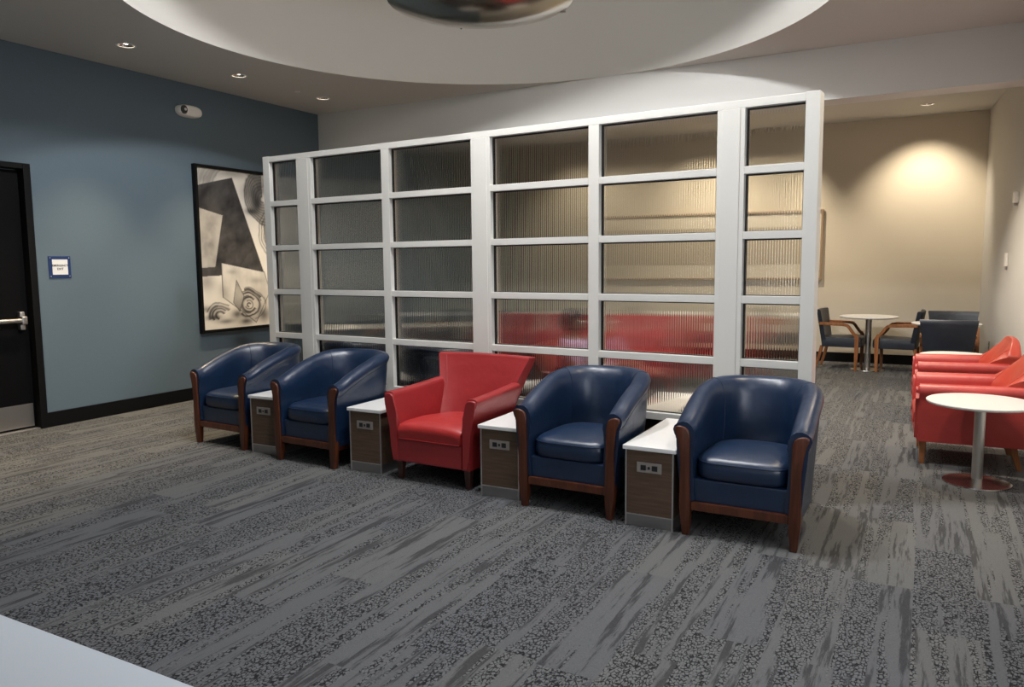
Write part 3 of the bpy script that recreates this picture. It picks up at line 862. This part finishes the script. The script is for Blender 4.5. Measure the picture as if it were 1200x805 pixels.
# ------------------------------------------------------------------ wooden armchairs
def make_wood(label, group):
    t = thing('dining_armchair', label, 'chair', (0, 0, 0), 0, group)
    bm = B(); rings = []
    for y, w, z0, z1 in ((-.035, .235, .345, .435), (-.02, .245, .325, .455), (.05, .248, .318, .468), (.30, .240, .318, .460), (.47, .232, .318, .448)):
        rings.append([(-w, y, z0), (w, y, z0), (w+.006, y, (z0+z1)/2), (w-.004, y, z1-.012), (w*.6, y, z1), (0, y, z1+.004), (-w*.6, y, z1), (-w+.004, y, z1-.012), (-w-.006, y, (z0+z1)/2)])
    loft(bm, rings); obj('seat', bm, M['dark_navy'], t, smooth=50)
    bm = B(); rings = []
    for k in range(13):
        f = k/12; z = .33+.49*f; hw = .225+.065*f; y = .435+.085*f; ring = []
        th = .062-.012*f
        for i in range(13):
            q = -1+2*i/12; ring.append((hw*q, y-.030*q*q, z))
        for i in range(12, -1, -1):
            q = -1+2*i/12; ring.append((hw*q, y-.030*q*q+th, z))
        rings.append(ring)
    l = rings[-1]; n = len(l)
    rings.append([(x, (y+l[n-1-i][1])/2+(y-(y+l[n-1-i][1])/2)*.6, z+.012) for i, (x, y, z) in enumerate(l)])
    loft(bm, rings); obj('backrest', bm, M['dark_navy'], t, smooth=50)
    for s in (-1, 1):
        def sweep(path, hx, hz):
            R_ = []
            P_ = [Vector((0, a, b_)) for a, b_ in path]
            for i, p_ in enumerate(P_):
                d_ = (P_[min(i+1, len(P_)-1)]-P_[max(i-1, 0)]).normalized(); nrm = Vector((0, -d_.z, d_.y))
                h_ = hz[i] if isinstance(hz, list) else hz
                R_.append([(s*(.262+a*hx), p_.y+nrm.y*b_*h_, p_.z+nrm.z*b_*h_) for a, b_ in ((-1, -1), (1, -1), (1, 1), (-1, 1))])
            return R_
        bm = B(); loft(bm, sweep([(.50, .640), (.34, .636), (.20, .632), (.145, .622), (.115, .590), (.085, .545), (.055, .505), (.030, .482)], .021, .019))
        bmesh.ops.bevel(bm, geom=[e for e in bm.edges if not e.is_boundary], offset=.003, segments=1, affect='EDGES', clamp_overlap=True)
        obj('arm', bm, M['oak'], t, smooth=35)
        bm = B(); loft(bm, sweep([(.040, .505), (.018, .46), (.018, .30), (.024, 0)], .020, [.020, .026, .024, .015]))
        obj('front_leg', bm, M['oak'], t, smooth=35)
        bm = B(); loft(bm, [[(s*(.205+dx)+a*w, y+b_*w, z) for a, b_ in ((-1, -1), (1, -1), (1, 1), (-1, 1))] for dx, y, w, z in ((.010, .555, .015, 0), (.004, .515, .019, .14), (0, .470, .023, .33))])
        obj('rear_leg', bm, M['oak'], t, smooth=35)
    return t
GW = 'wooden armchairs at the round tables'
wd = make_wood('navy wooden armchair facing right, left of the round table before the far wall', GW)
wd.location = (-.785, 11.62, 0); wd.rotation_euler.z = radians(90-4)
dup(wd, (-.575, 11.64, 0), radians(-90-4), 'navy wooden armchair facing left, right of the round table before the far wall')
dup(wd, (.225, 9.86+.52, 0), radians(180), 'navy chair with its back to the camera at the table near the right wall')
dup(wd, (.31, 11.08, 0), radians(0), 'navy chair facing the camera behind the table near the right wall')
dup(wd, (-2.12-.51, 11.55, 0), radians(90), 'navy chair behind the right reeded panes, left of its round table')
dup(wd, (-2.12-.19, 11.58, 0), radians(-90), 'navy chair behind the right reeded panes, right of its round table')
dup(wd, (-6.1, 7.35, 0), radians(180), 'navy chair behind the left panes, in front of the table by the blue wall')
dup(wd, (-6.2, 8.05, 0), radians(0), 'navy chair behind the left panes, beyond the table by the blue wall')
dup(wd, (-6.12, 10.22, 0), radians(-90), 'navy chair behind glass, right of the table in the far left corner')
dup(wd, (-4.90, 10.40, 0), radians(180), 'navy chair behind glass, facing away, at the table left of the far red armchairs')

# ------------------------------------------------------------------ the seating behind the partition
GF = 'red armchairs in the back area'
fr = [(-4.35, 8.75, 4, 'red armchair behind the reeded glass, leftmost of the far three'),
      (-3.50, 8.75, 0, 'red armchair behind the reeded glass, middle one of the far three'),
      (-2.66, 8.80, -3, 'red armchair behind the reeded glass, rightmost of the far three')]
for x, y, a, l in fr: dup(red0, (x, y, 0), radians(a), l, GF)
dup(red0, (-2.03, 5.78, 0), radians(88), 'red armchair behind the reeded glass, turned sideways, holding the person in lavender', GF)
dup(tub, (-3.66, 5.97, 0), radians(177), 'dark blue tub armchair behind the glass, facing away, left of the seated person', GB)
dup(tub, (-4.78, 6.05, 0), radians(176), 'dark blue tub armchair behind the left panes, facing away, farthest left', GB)
for x, y, l in ((-1.60, 5.93, 'white-topped side table behind the glass, right of the seated person'), (-3.10, 5.98, 'white-topped side table behind the glass, left of the seated person'),
                (-4.21, 6.03, 'white-topped side table behind the glass, between the two empty blue chairs'), (-5.32, 6.1, 'white-topped side table behind the leftmost narrow panes')):
    dup(st, (x, y, 0), radians(177), l, 'white-topped side tables behind the partition')

# framed print on the far wall
fp = thing('framed_print', 'wide pale framed print with a broad mat on the beige far wall', 'picture', (0, YF, 0))
x0, x1, z0, z1 = -4.15, -1.405, 1.221, 2.270
bm = B()
for a, b_, c, d_ in ((x0, x0+.03, z0, z1), (x1-.03, x1, z0, z1), (x0+.03, x1-.03, z0, z0+.03), (x0+.03, x1-.03, z1-.03, z1)): box(bm, a, b_, -.04, 0, c, d_, bev=.002)
obj('frame', bm, M['light_frame'], fp)
bm = B(); box(bm, x0+.03, x1-.03, -.016, -.002, z0+.03, z1-.03); obj('mat_board', bm, M['mat_board'], fp)
bm = B(); box(bm, x0+.22, x1-.22, -.019, -.016, z0+.24, z1-.24); obj('print_sheet', bm, M['print'], fp)

# wall devices on the right wall
def wallpt(y, z): return (xr(y), y, z)
yy = 10.3
t = thing('wall_control', 'small white control box with a lower tab on the right wall above red armchairs', 'thermostat', wallpt(yy, 1.50), math.atan2(.067, 1))
bm = B(); box(bm, -.03, 0, -.045, .045, -.075, .075, bev=.006); obj('housing', bm, M['white_plastic'], t)
bm = B(); box(bm, -.022, 0, -.02, .02, -.115, -.074, bev=.004); obj('lower_tab', bm, M['plate'], t)
yy = 9.85
t = thing('wall_sensor', 'small white sensor high on the right wall at the photo edge', 'sensor', wallpt(yy, 2.16), math.atan2(.067, 1))
bm = B(); box(bm, -.045, 0, -.05, .05, -.06, .06, bev=.01); obj('housing', bm, M['white_plastic'], t)
bm = B(); box(bm, -.038, -.006, -.03, .03, -.085, -.058, bev=.008); obj('lens', bm, M['plate'], t)
t = thing('wall_outlet', 'small outlet low on the right wall behind the dining chairs', 'outlet', wallpt(11.3, .42), math.atan2(.067, 1))
bm = B(); box(bm, -.008, 0, -.036, .036, -.058, .058, bev=.002); obj('cover_plate', bm, M['plate'], t)
for z in (-.022, .022):
    bm = B(); box(bm, -.010, -.006, -.017, .017, z-.014, z+.014, bev=.001); obj('socket', bm, M['dark_plastic'], t)

# white table at the near left corner
t = thing('white_table', 'white table top cut off at the lower left corner of the photo', 'table', (-1.9, .50, 0))
bm = B(); box(bm, -1.0, 1.02, -.36, .385, .71, .74, bev=.003); obj('table_top', bm, M['desk_top'], t)
for x in (-.93, .95):
    for y in (-.30, .32):
        bm = B(); box(bm, x-.025, x+.025, y-.025, y+.025, 0, .71, bev=.003); obj('leg', bm, M['metal'], t)

# ------------------------------------------------------------------ the person behind the glass
def skin_obj(name, joints, edges, m, parent=None, sub=2, root=0):
    me = bpy.data.meshes.new(name); me.from_pydata([j[0] for j in joints], edges, [])
    o = bpy.data.objects.new(name, me); col.objects.link(o)
    o.modifiers.new('skin', 'SKIN'); s = o.modifiers.new('sub', 'SUBSURF'); s.levels = sub; s.render_levels = sub
    for i, j in enumerate(joints):
        r = j[1]; me.skin_vertices[0].data[i].radius = r if isinstance(r, tuple) else (r, r)
    me.skin_vertices[0].data[root].use_root = True
    dg = bpy.context.evaluated_depsgraph_get(); dg.update()
    ev = bpy.data.meshes.new_from_object(o.evaluated_get(dg)); ev.materials.clear(); ev.materials.append(m)
    o.modifiers.clear(); o.data = ev; bpy.data.meshes.remove(me); ev.name = name
    ev.shade_smooth()
    if parent: o.parent = parent
    return o
# local frame: sits facing -y, seat at z .46, back against y .6
J = []; E_ = []
def add(p, r, par=None):
    J.append((p, r)); i = len(J)-1
    if par is not None: E_.append((par, i))
    return i
pel = add((0, .46, .545), (.13, .11))
ab = add((0, .47, .67), (.125, .10), pel); ch = add((0, .485, .80), (.14, .105), ab); sh = add((0, .475, .90), (.11, .085), ch)
nk = add((0, .455, .965), .052, sh); h1 = add((0, .44, 1.02), (.068, .075), nk); h2 = add((0, .43, 1.08), (.078, .092), h1); h3 = add((0, .435, 1.135), (.06, .072), h2)
fingers = []
for s in (-1, 1):
    a = add((s*.165, .47, .885), .062, sh); e = add((s*.235, .36, .690), .044, a); w = add((s*.190, .150, .625), .028, e); hd = add((s*.170, .085, .612), (.036, .022), w)
    for k, (dx, ln) in enumerate(((-.026, .062), (-.009, .072), (.009, .068), (.026, .054))):
        b1 = add((s*.166+dx, .045, .610), .0095, hd); b2 = add((s*.164+dx*1.1, .045-ln*.55, .600), .0085, b1); add((s*.163+dx*1.1, .045-ln*.85, .578), .0078, b2)
    b1 = add((s*.166-s*.040, .085, .600), .0105, hd); add((s*.166-s*.052, .050, .590), .009, b1)
    hip = add((s*.095, .40, .535), .085, pel); kn = add((s*.125, .02, .520), .058, hip); an = add((s*.13, -.05, .09), .036, kn); add((s*.14, -.19, .035), (.042, .028), an)
def low(p): return (p[0], p[1], p[2]-.06*sm((p[2]-.56)/.25)) if p[1] > .3 else p
J = [(low(p), r) for p, r in J]
per = thing('person', 'person in a lavender top seated sideways in a red armchair behind the reeded glass', 'person', (-2.03, 5.78, 0), radians(88))
body = skin_obj('body', J, E_, M['skin'], per, 2, pel)
# face details on the side away from the camera
bm = B()
for s in (-1, 1):
    bmesh.ops.create_uvsphere(bm, u_segments=12, v_segments=8, radius=.012, matrix=Matrix.Translation((s*.030, .347, 1.022)))
obj('eyes', bm, M['white_plastic'], body)
bm = B(); loft(bm, [[(-.016, .352, .985), (.016, .352, .985), (0, .325, .987)], [(-.007, .350, 1.025), (.007, .350, 1.025), (0, .343, 1.027)]]); obj('nose', bm, M['skin'], body)
bm = B(); tube(bm, [(-.024, .358, .958), (0, .350, .955), (.024, .358, .958)], .005, 8); obj('mouth', bm, M['red'], body)
bm = B()
for s in (-1, 1): bmesh.ops.create_uvsphere(bm, u_segments=10, v_segments=8, radius=.024, matrix=Matrix.Translation((s*.080, .44, 1.005)) @ Matrix.Diagonal((.35, .7, 1.2, 1)))
obj('ears', bm, M['skin'], body)
bm = B(); bmesh.ops.create_uvsphere(bm, u_segments=28, v_segments=18, radius=1, matrix=Matrix.Translation((0, .455, 1.035)) @ Matrix.Diagonal((.096, .108, .105, 1)))
for v in list(bm.verts):
    if v.co.y < .40 and v.co.z < 1.07: v.co.y = max(v.co.y, .43); v.co.z += .01
obj('hair', bm, M['hair'], body)
Sj = [((0, .46, .53), (.150, .125)), ((0, .475, .67), (.145, .118)), ((0, .49, .80), (.160, .122)), ((0, .478, .895), (.125, .100)), ((0, .460, .935), (.072, .066)),
      ((-.165, .47, .885), .078), ((-.222, .38, .725), .060), ((.165, .47, .885), .078), ((.222, .38, .725), .060)]
Sj = [(low(p), r) for p, r in Sj]
skin_obj('shirt', Sj, [(0, 1), (1, 2), (2, 3), (3, 4), (3, 5), (5, 6), (3, 7), (7, 8)], M['lavender'], body, 2, 0)
Tj = [((0, .46, .53), (.155, .13)), ((-.095, .40, .535), .096), ((-.125, .02, .520), .070), ((-.13, -.04, .13), .050), ((.095, .40, .535), .096), ((.125, .02, .520), .070), ((.13, -.04, .13), .050)]
skin_obj('trousers', Tj, [(0, 1), (1, 2), (2, 3), (0, 4), (4, 5), (5, 6)], M['jeans'], body, 2, 0)

# ------------------------------------------------------------------ lights
def light(kind, name, loc, energy, color, **kw):
    li = bpy.data.lights.new(name, kind); li.energy = energy; li.color = color
    for k, v in kw.items():
        if k != 'rot': setattr(li, k, v)
    o = bpy.data.objects.new(name, li); col.objects.link(o); o.location = loc
    if 'rot' in kw: o.rotation_euler = kw['rot']
    return o
for dx, dy in ((1.3, -.9), (.2, -1.7)):
    light('SPOT', 'dome_lamp', (RC[0]+dx, RC[1]+dy, ZC+1.38), 400, (.98, .985, 1.), shadow_soft_size=.14, spot_size=radians(138), spot_blend=.03)
for y in (4.672, 5.977, 7.264, 3.37, 2.07): light('SPOT', 'wall_downlight', (-6.5, y, ZC-.012), 240, (1., .80, .54), spot_size=radians(72), spot_blend=.8, shadow_soft_size=.045)
for x, p_ in ((-.10, 175), (-2.2, 350), (-4.2, 170)): light('SPOT', 'back_downlight_and_fill', (x, 11.507, ZC-.012), p_, WARM, spot_size=radians(88), spot_blend=.9, shadow_soft_size=.045, rot=(radians(27), 0, 0))
for x, y, p_ in ((-2.6, 9.3, 240), (-.4, 9.2, 430), (-4.6, 9.6, 150), (.05, 6.7, 230), (-.1, 4.9, 130)): light('SPOT', 'back_downlight_and_fill', (x, y, ZC-.012), p_, WARM, spot_size=radians(100), spot_blend=.7, shadow_soft_size=.06)
for x in (-1.6, -3.4): light('SPOT', 'back_downlight_and_fill', (x, 6.6, ZC-.012), 140, (1., .9, .78), spot_size=radians(110), spot_blend=.6, shadow_soft_size=.06)  # fill spots added to brighten the person and seating behind the glass
light('AREA', 'added_panel_fill', (.2, 1.6, ZC-.02), 16, (.88, .94, 1.), shape='RECTANGLE', size=1.2, size_y=1.2)  # added overhead fill, its source is assumed and out of view
light('AREA', 'right_fill', (xr(2.0)-.06, 2.0, 1.9), 95, (.88, .91, 1.), shape='RECTANGLE', size=1.9, size_y=2.6, rot=(0, radians(112), math.atan2(.067, 1)))  # added fill from the right, tilted up to brighten the ceiling
light('AREA', 'rear_fill', (-.6, YR+.06, 1.75), 13, (.84, .91, 1.), shape='RECTANGLE', size=2.6, size_y=1.7, rot=(-pi/2, 0, pi))  # added fill from behind the camera, its source is assumed
w = bpy.data.worlds.new('world'); sc.world = w; w.use_nodes = True
w.node_tree.nodes['Background'].inputs[0].default_value = (.5, .55, .6, 1)
w.node_tree.nodes['Background'].inputs[1].default_value = .05

sc.view_settings.view_transform = 'Standard'; sc.view_settings.look = 'None'
sc.view_settings.exposure = 0; sc.view_settings.gamma = 1; sc.view_settings.use_curve_mapping = False
cy = sc.cycles
cy.max_bounces = 12; cy.transmission_bounces = 12; cy.diffuse_bounces = 5; cy.glossy_bounces = 4
cy.use_denoising = True; cy.caustics_refractive = False; cy.caustics_reflective = False
cy.sample_clamp_indirect = 6
